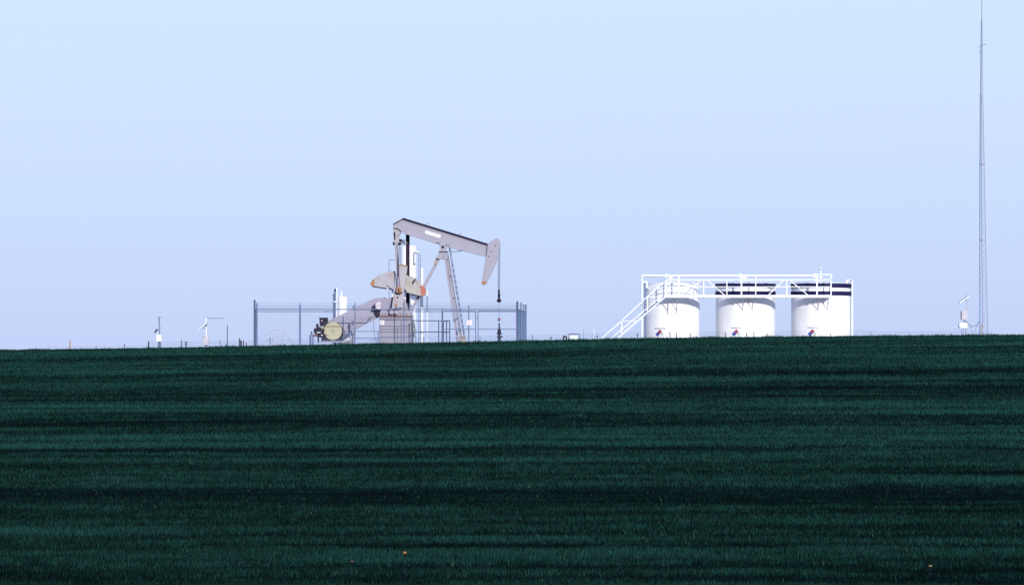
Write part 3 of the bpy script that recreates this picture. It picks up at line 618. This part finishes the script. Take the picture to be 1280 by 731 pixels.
# ------------------------------------------------------------------ tanks
DT = 168.0
def text_mesh(s, size):
    cu = bpy.data.curves.new('t', 'FONT'); cu.body = s; cu.size = size; cu.resolution_u = 2; cu.align_x = 'CENTER'; cu.space_character = 1.08; cu.offset = size*.03
    o = bpy.data.objects.new('t', cu); COL.objects.link(o); dg = bpy.context.evaluated_depsgraph_get(); dg.update()
    m = bpy.data.meshes.new_from_object(o.evaluated_get(dg)); vs = [v.co.copy() for v in m.vertices]; fs = [tuple(p.vertices) for p in m.polygons]
    bpy.data.objects.remove(o); bpy.data.curves.remove(cu); bpy.data.meshes.remove(m); return vs, fs
def tank(xl, xr, bands, label, text, tx, ty, dx, dy, extra):
    px = (xl+xr)/2; r = (xr-xl)/2*S(DT); c = P(px, 400, DT); z = gz(c.x, DT)
    t = thing('storage_tank', (c.x, DT, z), label, 'tank', 'round storage tanks in a row under the catwalk')
    Z = lambda y: P(px, y, DT).z
    Df = DT-r
    zt = Z(354.4)
    prof = [(r*1.01, z), (r*1.01, z+.05), (r, z+.055)]
    prof = prof[2:] + [(r, zt-.04), (r+.03, zt-.038), (r+.03, zt)]
    sh = MB().lathe((c.x, DT, 0), prof, 96).build('shell', M['white'], t)
    zz = Z(386.2); MB().lathe((c.x, DT, 0), [(r, zz-.01), (r+.004, zz-.009), (r+.004, zz+.009), (r, zz+.01)], 96).build('weld_seam', M['white'], sh)
    MB().lathe((c.x, DT, 0), [(r+.02, zt+.001), (r*.5, zt+.13), (.12, zt+.22), (.001, zt+.22)], 64).build('roof', M['white'], t)
    for y0_, y1_ in bands:
        MB().lathe((c.x, DT, 0), [(r+.001, Z(y0_)), (r+.034, Z(y0_)), (r+.034, Z(y1_)), (r+.001, Z(y1_))], 96).build('painted_band', M['band'], sh)
    b = MB().tube((c.x-.1, DT-.3, zt+.1), (c.x-.1, DT-.3, zt+.36), .13, 16).tube((c.x-.1, DT-.3, zt+.36), (c.x-.1, DT-.3, zt+.41), .17, 16); b.build('hatch', M['white'], t)
    def wrap(u, zz, lift=.006):             # u: metres along the shell from the camera-side line
        a = u/r; R_ = r+lift; return Vector((c.x+R_*math.sin(a), DT-R_*math.cos(a), zz))
    def u_of(pxx): return r*math.asin(max(-1, min(1, (pxx-px)/((xr-xl)/2))))
    def y_of(yy, pxx):
        u = u_of(pxx); D = DT-r*math.cos(u/r); return P(pxx, yy, D).z
    vs, fs = text_mesh(text, .10); w = max(v.x for v in vs)-min(v.x for v in vs)
    u0, u1 = u_of(tx[0]), u_of(tx[1]); k = (u1-u0)/w; um = (u0+u1)/2; zm = y_of(ty, (tx[0]+tx[1])/2)
    MB().add([wrap(um+v.x*k, zm-.036+v.y) for v in vs], fs).build('lettering', M['ink'], sh)
    um = u_of(dx); zm = y_of(dy, dx); h = .15
    for nm, cu_, cv, mm in (('flammability_label', 0, h, 'redl'), ('health_label', -h, 0, 'blue'), ('reactivity_label', h, 0, 'yell'), ('special_label', 0, -h, 'pale')):
        vv = []; ff = []; n = 5
        for i in range(n+1):
            for j in range(n+1):
                a = i/n; b_ = j/n; vv.append(wrap(um+cu_*1.02+(a-b_)*h, zm+cv*1.02+(a+b_-1)*h, .012))
        for i in range(n):
            for j in range(n): ff.append((i*(n+1)+j, (i+1)*(n+1)+j, (i+1)*(n+1)+j+1, i*(n+1)+j+1))
        MB().add(vv, ff).build(nm, M[mm], sh)
    k = MB()
    for cu_, cv in ((0, h), (-h, 0), (h, 0)):
        k.add([wrap(um+cu_+a, zm+cv+b_, .017) for a, b_ in ((-.02, -.06), (.02, -.06), (.02, .06), (-.02, .06))], [(0, 1, 2, 3)])
    k.build('label_digit', M['pale'] if False else M['galv'], sh)
    if extra == 'red':
        vs, fs = text_mesh('NO SMOKING', .09); w = max(v.x for v in vs)-min(v.x for v in vs); u0, u1 = u_of(1026.2), u_of(1031.2); k = (u1-u0)/w; um = (u0+u1)/2; zm = y_of(417.8, 1028.6)
        k2 = MB()
        for q in (0, .06):
            for i in range(3): k2.add([wrap(um-.12+i*.09+a, zm+q+b_) for a, b_ in ((0, 0), (.06, 0), (.06, .03), (0, .03))], [(0, 1, 2, 3)])
        k2.build('red_marking', M['redt'], sh)
    # walkway brackets hang in front
    return t
UP, LO = (354.8, 360.2), (364.6, 369.8)
tank(804.6, 874.6, [], 'plain white storage tank without dark bands, beside the stairs', 'PRODUCED WATER', (816.8, 830.0), 410.6, 823.2, 417.7, None)
tank(894.8, 969.0, [UP, LO], 'middle white storage tank with two dark bands, standing between the other two tanks', 'CRUDE OIL', (911.6, 924.2), 409.7, 917.6, 417.4, None)
tank(989.2, 1063.4, [UP, LO], 'white storage tank with dark bands at the end of the catwalk farthest from the stairs', 'CRUDE OIL', (1005.8, 1018.4), 409.5, 1011.8, 417.2, 'red')

# catwalk
DA, DBk = 165.15, 165.95
cw = thing('catwalk', base(935, DA), 'white steel catwalk with truss railing and stairs crossing the front of the tanks', 'catwalk')
k = MB().box(P(831.4, 368.6, DA-.03), P(1039.4, 372.0, DA+.03)); a = P(831.4, 368.6, DA-.03); c = P(1039.4, 372.0, DA+.03)
k.box((a.x, DBk-.03, a.z), (c.x, DBk+.03, c.z)); zd = P(900, 371.0, DA).z
k.build('edge_beam', M['whitep'], cw)
k = MB().box((a.x, DA+.031, zd-.03), (c.x, DBk-.031, zd)); k.build('deck', M['whitep'], cw)
V = [(831.4, 349.6), (883.7, None), (908.6, 349.6), (944.7, 346), (983.3, 349.6), (1038.6, 347)]
def rail(D, m, front):
    k = MB(); T = .042
    k.bar(P(833, 349.6, D), P(1039, 349.6, D), .055, .05).bar(P(831.4, 358.6, D), P(1039, 358.4, D), .045, .04)
    for x, yt in ((831.6, 351), (879.6, 349.6), (908.6, 349.6), (944.7, 345.6), (983.4, 349.6), (1038.6, 346.6)):
        k.bar(P(x, yt, D), P(x, 369, D), .055, .05)
    for x in (848.6, 926.8, 1021.2): k.bar(P(x, 344.6, D), P(x, 369, D), .085, .06)
    if front:
        for (x0, y0), (x1, y1) in (((858.2, 368.6), (876.4, 349.6)), ((883.4, 349.6), (906.4, 369.4)), ((960.6, 368.6), (980, 349.6)), ((986.6, 349.6), (1010.6, 369.4))):
            k.bar(P(x0, y0, D+.03), P(x1, y1, D+.03), .05, .04)
        k.bar(P(847.8, 353, D), P(833, 353.2, D), .03, .03); k.bar(P(831.6, 362.4, D), P(848, 362.4, D), .03, .03)
    return k.build('railing', M[m], cw)
rail(DA, 'whitep', True); 
k = MB().bar(P(833, 350.2, DBk), P(1039, 350.2, DBk), .035, .035)
for x in (833, 1039): k.bar(P(x, 350.2, DBk), P(x, 369, DBk), .045, .045)
k.build('railing', M['whitep'], cw)
k = MB()
for x in (832.6, 879.6, 908.4, 926.8, 944.6, 983.2, 1021, 1038.6): k.disc(x, 372.6, DA-.06, DA+.0, .8, 8)
k.each('bolt_head', M['galvd'], cw)
for xm, xe in ((835.0, 846.0), (928.4, 940.6), (1022.6, 1034.4)):
    for x, s_ in ((xm, 1), (xe, 1)):
        k = MB(); D2 = DT - 1.76
        t = P(x, 388.4, D2)
        k.bar(P(x+1.4*s_, 372, DA+.1), t, .03, .03).bar(P(x+1.6*s_, 372, DBk), t, .03, .03)
        k.box(t+Vector((-.03, -.02, -.18)), t+Vector((.03, .03, .05)))
        k.build('bracket', M['grey'], cw)
# stairs
k = MB(); za = gz(P(770, 420, DA).x, DA)
def ln(p, q, D, w, t=.05):
    a = P(*p, D); b_ = P(*q, D); d = (b_-a)
    if a.z > za - .0 and p[1] > 419: a = a - d*((a.z-za)/d.z)
    return a, b_, w, t
stp = MB()
for D, dx_ in ((DA, 0), (DBk, .0)):
    stp.bar(*ln((773.0, 421.8), (831.2, 371.4), D, .06, .04)[:2], .055, .04)
    stp.bar(*ln((764.8, 421.8), (827.5, 369.6), D, .045, .04)[:2], .045 if D == DA else .03, .04)
sr = stp.build('stringer', M['whitep'], cw)
k = MB(); n = 17
for i in range(n):
    t = (i+.5)/n; x = 768+t*60.5; y = 424.4-t*53; a = P(x, y, DA); k.box((a.x-.02, DA+.02, a.z-.03), (a.x+.17, DBk-.02, a.z))
k.build('tread', M['whitep'], cw)
k = MB()
for D in (DA, DBk):
    w = .05 if D == DA else .03
    a, b_ = ln((753.0, 421.8), (777.6, 400.4), D, w)[:2]; k.bar(a, b_, w, w)
    k.bar(P(777.6, 400.4, D), P(808.6, 371.0, D), w, w).bar(P(808.6, 371.0, D), P(829.6, 353, D), w, w)
    k.bar(P(777.2, 400.4, D), P(777.2, 417.0, D), w*1.2, w).bar(P(809.2, 371, D), P(809.2, 388, D), w*1.2, w)
k.bar(P(777.4, 401, DA-.02), P(795, 401.6, DA-.02), .03, .03).bar(P(808.8, 371.2, DA-.02), P(829, 371.4, DA-.02), .035, .03)
k.build('handrail', M['whitep'], cw)

# vapour header
vh = thing('vapour_pipe', base(802.6, DT), 'white overhead pipe running above the catwalk and down left of the plain tank', 'pipe')
DV = 166.8
q = [P(802.6, 430, DV), P(802.6, 344.4, DV), P(1018, 344.4, DV)]; q[0].z = gz(q[0].x, DV)
MB().path(q[:2], .062, 12).build('riser', M['whitep'], vh)
MB().tube(q[1], q[2], .055, 12).ball(q[1], .063, 8).build('header', M['whitep'], vh)
MB().tube(P(802.6, 345.6, DV+.15), P(832, 345.6, DV+.15), .02).tube(P(1018, 343.2, DV), P(1040, 343.2, DV), .035).tube(P(1040, 343, DV), P(1038, 348, DV), .04).each('small_line', M['whitep'], vh)
for px in (833.6, 925, 1018.6):
    k = MB().box(P(px-1.8, 342.0, DV-.1), P(px+1.2, 347, DV+.1)).tube(P(px-2.6, 343, DV-.08), P(px+2.6, 343, DV-.08), .03); k.tube(P(px, 345, DV), P(px, 353.5, DV+.8), .04); k.build('valve', M['whitep'], vh)
    MB().box(P(px-.9, 342.6, DV-.14), P(px+.1, 343.4, DV-.1)).box(P(px+2.0, 344, DV-.14), P(px+2.6, 344.8, DV-.1)).each('valve_bolt', M['galvd'], vh)
# vents on the roofs
for px, yt, lab in ((836.6, 343.5, 'small white vent pipe on the roof of the plain tank'), (932.0, 343.0, 'small white vent pipe on the roof of the middle tank'), (1026.0, 334.0, 'tallest white vent mast, on the roof of the tank farthest from the stairs')):
    t = thing('roof_vent', P(px, 352.4, DT-.3), lab, 'vent')
    b = MB().tube(P(px, 352.8, DT-.3), P(px, yt, DT-.3), .035).tube(P(px, yt+1.6, DT-.3), P(px, yt, DT-.3), .08, 10); b.tube(P(px, 352.4, DT-.3), P(px, 350.6, DT-.3), .13, 12); b.build('stem', M['whitep'], t)
    MB().box(P(px-.8, yt+2.2, DT-.4), P(px+.5, yt+3, DT-.2)).build('collar', M['galvd'], t)
# downpipes with hooked ends
t = thing('overflow_pipe', base(1065, DT-.6), 'white vertical pipe with hooked top at the right edge of the last tank', 'pipe')
q = [Vector(base(1065.2, 167.2)), P(1065.2, 350.2, 167.2), P(1058.6, 350.2, 167.2)]
MB().path(q, .055, 10).build('riser', M['whitep'], t); MB().path([P(1058.4, 350.2, 167.2), P(1058.4, 356.6, 167.2), P(1056, 357.8, 167.1), P(1053.6, 357.0, 167.0)], .062, 10).build('hook', M['whitep'], t); MB().box(P(1063.8, 349.6, 167.0), P(1065.2, 350.6, 167.14)).build('clamp', M['galvd'], t)
t = thing('overflow_pipe', P(808.4, 361, 167), 'short white hooked pipe at the upper left edge of the plain tank', 'pipe')
MB().path([P(803.4, 352.2, 167), P(808.0, 352.2, 167)], .04, 10).build('arm', M['whitep'], t)
MB().path([P(808.4, 351.6, 167), P(808.4, 359.4, 167), P(811.6, 360.6, 166.9)], .055, 10).build('hook', M['whitep'], t)

# ------------------------------------------------------------------ lattice mast
DM = 165.0
tw = thing('lattice_mast', base(1229.6, DM), 'tall thin lattice radio mast rising out of the picture top', 'mast')
def mast(y):   # (left, right, back) survey columns at a row
    l = np.interp(y, [25, 120, 200, 340, 417], [1226.6, 1225.4, 1225.0, 1224.7, 1224.7]); r_ = np.interp(y, [25, 120, 200, 340, 417], [1227.8, 1228.6, 1230.2, 1233.0, 1235.0])
    return l, r_, l + (r_-l)*.36
def mp(y, k):
    l, r_, b_ = mast(y); w = (r_-l)*S(DM)
    return (P(l, y, DM-w*.2), P(r_, y, DM), P(b_, y, DM+w*.7))[k]
ys = np.arange(26, 424, 3.9)
for k_, (m_, rr) in enumerate((('teal', .030), ('brace', .020), ('brace', .024))):
    b = MB()
    for a, c in zip(np.linspace(25, 424, 14), np.linspace(25, 424, 14)[1:]): b.tube(mp(a, k_), mp(c, k_), rr if a > 100 else rr*.7, 8)
    b.build('leg', M[m_], tw)
for i0, i1 in ((0, 1), (1, 2), (2, 0)):
    b = MB()
    for n_, (a, c) in enumerate(zip(ys, ys[1:])):
        p, q = (mp(a, i0), mp(c, i1)) if n_ % 2 else (mp(a, i1), mp(c, i0)); b.tube(p, q, .007, 4, caps=False)
    b.build('lattice_brace', M['brace'], tw)
b = MB()
for y in (205, 300, 122): b.lathe(P(sum(mast(y)[:2])/2, y, DM+.05), [(.17 if y > 150 else .1, -.03), (.17 if y > 150 else .1, .03)], 12)
b.each('joint_collar', M['brace'], tw)
b = MB().tube(P(1227.2, 28, DM), P(1227.5, -14, DM), .022).tube(P(1227, 56.6, DM), P(1233.6, 55.6, DM), .02); b.path([P(1226, 57, DM), P(1224.4, 59, DM), P(1224.4, 66, DM), P(1225.4, 68, DM)], .012); b.each('whip_antenna', M['teal'], tw)
MB().box(P(1226.4, 405.6, DM-.12), P(1227.8, 424, DM-.04)).build('base_marker', M['tan'], tw)
MB().lathe(P(1229.6, 424, DM), [(.5, -.4), (.5, 0), (.001, 0)], 20).build('footing', M['grey'], tw)
# cable
cb = MB().path([P(1206, 401.6, 165), P(1209, 403, 165), P(1212, 406.6, 165), P(1215.4, 408.2, 165), P(1219, 407.4, 165), P(1222, 405, 165), P(1224.6, 401, 165)], .02, 6).path([P(1212, 406.6, 165), P(1215, 413, 165), P(1217, 419, 165)], .012, 6).path([P(1222, 406, 165), P(1219, 412, 165), P(1217.6, 419, 165)], .012, 6).build('signal_cable', M['galv']); tag(cb, 'dark sagging cable strung between the solar station and the lattice mast', 'cable')

# ------------------------------------------------------------------ telemetry stations
def solar(parent, x0, y0, x1, y1, D, m='white'):
    a = P(x0, y0, D); c = P(x1, y1, D); nrm = (c-a).cross(Vector((0, 1, 0))).normalized()
    k = MB().bar(a, c, .05, .55); pn = k.build('solar_panel', M[m], parent)
    s_ = nrm*.032 if nrm.z > 0 else -nrm*.032
    MB().bar(a.lerp(c, .05)+s_, a.lerp(c, .95)+s_, .012, .5).build('cell_face', M['solar'], pn)
D = 164.0
t = thing('telemetry_station', base(1208, D), 'white solar powered telemetry post beside the lattice mast', 'telemetry post')
MB().tube(Vector(base(1208.8, D)), P(1208.8, 363, D), .024).build('pole', M['grey'], t)
solar(t, 1198.4, 379.0, 1210.6, 370.2, D)
MB().tube(P(1206, 374, D), P(1209, 376.5, D), .02).build('panel_arm', M['galvd'], t)
MB().box(P(1202.2, 388.6, D-.15), P(1208.4, 399.4, D+.1)).build('instrument_box', M['grey'], t); MB().box(P(1201.4, 388.6, D-.12), P(1202.1, 399.4, D+.08)).build('box_edge', M['galvd'], t)
a = P(1199.4, 403.4, D); MB().prism([(1199.2, 404.6), (1201, 403.2), (1209.2, 403.2), (1209.4, 410), (1200, 410.2), (1199, 408)], D-.2, D+.25).build('meter_cover', M['whitep'], t, bevel=.03)
b = MB()
for x in (1201.4, 1203.6, 1206.4): b.tube(P(x+.6, 410, D), Vector(base(x-.2, D)), .014)
b.each('stand_leg', M['galv'], t); MB().path([P(1204, 399.4, D-.1), P(1206.4, 402, D-.1), P(1209, 403, D-.1)], .03).build('conduit', M['galvd'], t)
D = 166.0
t = thing('telemetry_station', base(199.6, D), 'small grey pole with white box and dark end-on antenna, farthest left on the crest', 'telemetry post')
MB().path([Vector(base(199.4, D)), P(199.6, 418, D), P(199.6, 409, D), P(198.7, 397, D)], .035).build('pole', M['galv'], t)
MB().box(P(195.8, 418.0, D-.12), P(202.2, 426.4, D+.1)).build('instrument_box', M['whitep'], t)
MB().box(P(197.6, 426.4, D-.1), P(200.8, 428, D+.1)).tube(P(198.4, 427, D), Vector(base(197.6, D)), .03).tube(P(200.4, 427, D), Vector(base(201, D)), .03).each('stand_leg', M['galvd'], t)
b = MB().tube(P(199.4, 396.6, D-.8), P(199.4, 396.2, D+.8), .02)
for i in range(6): b.tube(P(197.2, 396.4, D-.75+i*.3), P(202.2, 396.4, D-.75+i*.3), .012, 6)
b.build('yagi_antenna', M['galvd'], t); solar(t, 193.4, 415.6, 196.8, 411.2, D, 'galvd'); MB().tube(P(196.4, 412, D), P(199.6, 413, D), .015).build('panel_arm', M['galvd'], t)
t = thing('telemetry_station', base(257.6, D), 'white post with sideways comb antenna and tilted panel left of the fence', 'telemetry post')
MB().path([Vector(base(257.8, D)), P(257.8, 421, D), P(257.4, 397.5, D)], .032).build('pole', M['white'], t)
MB().box(P(253.6, 421.4, D-.12), P(261.2, 431, D+.1)).build('instrument_box', M['grey'], t); MB().box(P(255.6, 431, D-.1), P(260, 432.4, D+.1)).each('stand_leg', M['galvd'], t)
MB().path([P(254, 432, D-.1), P(253.4, 421.2, D-.1), P(257, 421, D-.1)], .012).build('box_edge', M['galvd'], t)
b = MB().tube(P(257.4, 397.4, D), P(279.4, 397.6, D), .010)
for i in range(9): x = 260.4+i*2.3; b.tube(P(x, 396.4, D), P(x, 399.0, D), .011, 6)
b.build('yagi_antenna', M['galv'], t); solar(t, 250.0, 411.0, 259.2, 403.2, D); MB().tube(P(254, 409.6, D), P(258, 409.6, D), .016).box(P(256.8, 404, D-.1), P(258.6, 407.6, D-.04)).build('panel_arm', M['galvd'], t)
# loose crest items
def post_thing(name, px, yt, D, r, m, label, cat):
    z = base(px, D); return tag(MB().tube(z, P(px, yt, D), r, 8, r*.85).build(name, M[m]), label, cat)
post_thing('marker_pole', 284.2, 406.4, 165, .03, 'galvd', 'lone thin dark pole between the comb-antenna post and the fence', 'pole')
t = thing('pipe_riser', base(300.4, 164), 'cluster of short dark pipe risers just outside the left fence corner', 'pipe')
for x, y, r_ in ((299.4, 422.6, .04), (300.6, 424.6, .03), (301.6, 426, .05), (304.4, 425.8, .035), (307.8, 428.2, .03)): MB().tube(base(x, 164), P(x, y, 164), r_).build('riser', M['wood'], t)
t = thing('valve_riser', base(232.6, 164), 'short dark T-handled valve riser between the two left telemetry posts', 'valve')
MB().tube(base(232.6, 164), P(232.6, 427.6, 164), .035).build('stem', M['wood'], t); MB().tube(P(231, 427.6, 164), P(234.2, 427.6, 164), .03).box(P(231, 429.6, 163.9), P(233.8, 431, 164.1)).build('handle', M['wood'], t)
t = thing('valve_riser', base(689, 164), 'tiny dark valve riser on the crest right of the fence', 'valve')
MB().tube(base(689, 164), P(688.6, 421.6, 164), .03).build('stem', M['wood'], t); MB().tube(P(687.4, 422.6, 164), P(690.2, 421, 164), .025).build('handle', M['wood'], t)
t = thing('cable_pedestal', base(282.4, 163.5), 'stubby dark pedestal at the foot of the lone thin pole', 'pedestal')
MB().prism([(281.6, 431), (282.4, 429.4), (283.0, 434), (281.4, 434)], 163.4, 163.6).build('body', M['wood'], t)
o = MB().tube(base(87.6, 163), P(87.6, 425.6, 163), .055, 10, .035).ball(P(87.6, 425.6, 163), .036, 6).build('line_marker', M['straw']); tag(o, 'pale orange line marker post standing alone on the left crest', 'marker')
o = MB().tube(base(155.8, 163), P(155.8, 431.2, 163), .02).ball(P(155.8, 431.0, 163), .045, 6).build('small_stub', M['wood']); tag(o, 'tiny dark stub on the crest left of the farthest left telemetry post', 'post')
D = 165
t = thing('pump_cabinet', base(706, D), 'small dark rounded cabinet on the crest between fence and stairs', 'cabinet')
MB().prism([(703.4, 430), (703.4, 420.6), (704.4, 419.4), (707.8, 419.4), (708.8, 420.6), (708.8, 430)], D-.15, D+.2).build('housing', M['dark'], t, bevel=.02); MB().prism([(705.4, 421.8), (707.2, 421.8), (707.2, 424.4), (705.4, 424.4)], D-.17, D-.152).build('door', M['grey'], t)
t = thing('framed_tank', base(718, D+2), 'low white box inside a thin pipe frame next to the dark cabinet', 'box')
MB().prism([(712.2, 430), (712.2, 418.2), (721.8, 418.2), (721.8, 430)], D+2, D+2.6).build('body', M['whitep'], t)
MB().path([base(711.4, D+1.8), P(711.4, 417.2, D+1.8), P(723.6, 417.2, D+1.8), P(724.6, 418.4, D+1.8), base(724.6, D+1.8)], .022).build('pipe_frame', M['galvd'], t)
post_thing('thin_stake', 729.4, 411.4, 166, .010, 'galv', 'hair-thin grey stake right of the framed white box', 'stake')
post_thing('white_stake', 742.4, 410.2, 166, .022, 'whitep', 'thin white stake rising from the weeds left of the stairs', 'stake')
def weed(px, D, h, n, label):
    b = MB(); c = base(px, D); rr = random.Random(int(px))
    for i in range(n):
        a = rr.uniform(0, 6.28); l = h*rr.uniform(.5, 1); q = c + Vector((math.cos(a)*l*.35, math.sin(a)*l*.35, l)); m_ = c.lerp(q, .55)+Vector((0, 0, l*.08))
        b.tube(c, m_, .008, 4).tube(m_, q, .007, 4)
        for j in range(5):
            s_ = m_.lerp(q, j/4); e = Vector((rr.uniform(-1, 1), rr.uniform(-1, 1), rr.uniform(0, .8)))*.07; w_ = Vector((rr.uniform(-1, 1), rr.uniform(-1, 1), rr.uniform(-1, 1)))*.018
            b.add([s_-w_, s_+w_, s_+e], [(0, 1, 2)])
    return tag(b.build('weed', M['weed']), label, 'weed')
weed(742.6, 163.5, .75, 16, 'dark bushy weed on the crest at the foot of the stairs')
weed(349, 163.8, .5, 9, 'small dark weed seen through the left fence panel')
weed(1189, 163.5, .35, 7, 'faint small weed left of the lattice mast station')
weed(1236.6, 164.6, .5, 8, 'wispy weed at the right foot of the lattice mast')
weed(466, 163.6, .45, 9, 'dark low weed left of the pumpjack base block')

# ------------------------------------------------------------------ survey flags in the field
def flag(px, py, label, hst, lean=0, m='orange', k_=1.2):
    # find where the sight line meets the slope
    D = 60.0
    for _ in range(60):
        p = P(px, py, D); g = gz(p.x, D)+hst
        D += (p.z - g) / .15 * .6 if abs(p.z-g) > .002 else 0
    p = P(px, py, D); g = Vector((p.x-lean*hst*.5, D, gz(p.x, D)))
    t = thing('survey_flag', g, label, 'flag', 'small survey flags in the wheat')
    MB().tube(g, p, .006, 6).build('stake', M['navy'], t)
    b = MB(); v = []
    for i in range(5):
        for j in range(2): v.append(p+Vector((-.03+.015*i, .01*math.sin(i*1.4), .01+j*-.035*k_)))
    f_ = [(i*2, i*2+2, i*2+3, i*2+1) for i in range(4)]
    n = len(v); v2 = [q+Vector((0, .002, 0)) for q in v]
    b.add(v+v2, f_+[tuple(n+i for i in reversed(q)) for q in f_]); b.build('flag', M[m], t)
flag(506, 689.5, 'small orange survey flag on a dark stake, near the bottom middle of the wheat field', .60)
flag(1163, 706.5, 'small faded orange survey flag low in the wheat near the right bottom corner', .20, .4, 'straw', .8)
flag(440, 701, 'tiny dull pink survey flag low in the wheat, left of the orange flag', .17, 0, 'pink', .6)

# ------------------------------------------------------------------ light
EL, AZ = R(15.5), R(18)                     # sun behind the camera and to its right
sd = Vector((math.sin(AZ)*math.cos(EL), -math.cos(AZ)*math.cos(EL), math.sin(EL)))
sl = bpy.data.lights.new('sun', 'SUN'); so_ = bpy.data.objects.new('sun', sl); COL.objects.link(so_)
sl.energy = 4.1; sl.angle = R(.5); sl.color = (1.0, .965, .94)
so_.rotation_euler = sd.to_track_quat('Z', 'Y').to_euler(); so_.location = (20, -40, 40)
w = bpy.data.worlds.new('World'); sc.world = w; w.use_nodes = True; nt = w.node_tree; bgn = nt.nodes['Background']
sky = nt.nodes.new('ShaderNodeTexSky'); sky.sky_type = 'NISHITA'; sky.sun_disc = False; sky.sun_elevation = EL; sky.sun_rotation = math.atan2(sd.x, sd.y)
sky.altitude = 300; sky.air_density = 1.0; sky.dust_density = .6; sky.ozone_density = 2.5
# the photograph's cool, even sky: the Nishita sky evened out towards a pale blue that turns lavender at the horizon
tc = nt.nodes.new('ShaderNodeTexCoord'); sx = nt.nodes.new('ShaderNodeSeparateXYZ'); nt.links.new(tc.outputs['Generated'], sx.inputs[0])
rp = nt.nodes.new('ShaderNodeValToRGB'); e = rp.color_ramp.elements
SK = 1/.1
e[0].position = 0; e[0].color = (.555, .67, 1.02, 1); e[1].position = 1; e[1].color = (.20, .36, .85, 1)
k = e.new(.035); k.color = (.578, .715, 1.04, 1); k = e.new(.085); k.color = (.645, .785, 1.04, 1); k = e.new(.125); k.color = (.67, .825, 1.02, 1); k = e.new(.4); k.color = (.42, .62, 1.0, 1)
nt.links.new(sx.outputs['Z'], rp.inputs[0])
ml = nt.nodes.new('ShaderNodeVectorMath'); ml.operation = 'SCALE'; ml.inputs['Scale'].default_value = SK; nt.links.new(rp.outputs[0], ml.inputs[0])
mx = nt.nodes.new('ShaderNodeMix'); mx.data_type = 'RGBA'; mx.inputs[0].default_value = .9
nt.links.new(sky.outputs[0], mx.inputs[6]); nt.links.new(ml.outputs[0], mx.inputs[7]); nt.links.new(mx.outputs[2], bgn.inputs[0]); bgn.inputs[1].default_value = .1

sc.render.engine = 'CYCLES'
vs_ = sc.view_settings; vs_.view_transform = 'Standard'; vs_.look = 'None'; vs_.exposure = 0.0; vs_.gamma = 1; vs_.use_curve_mapping = False
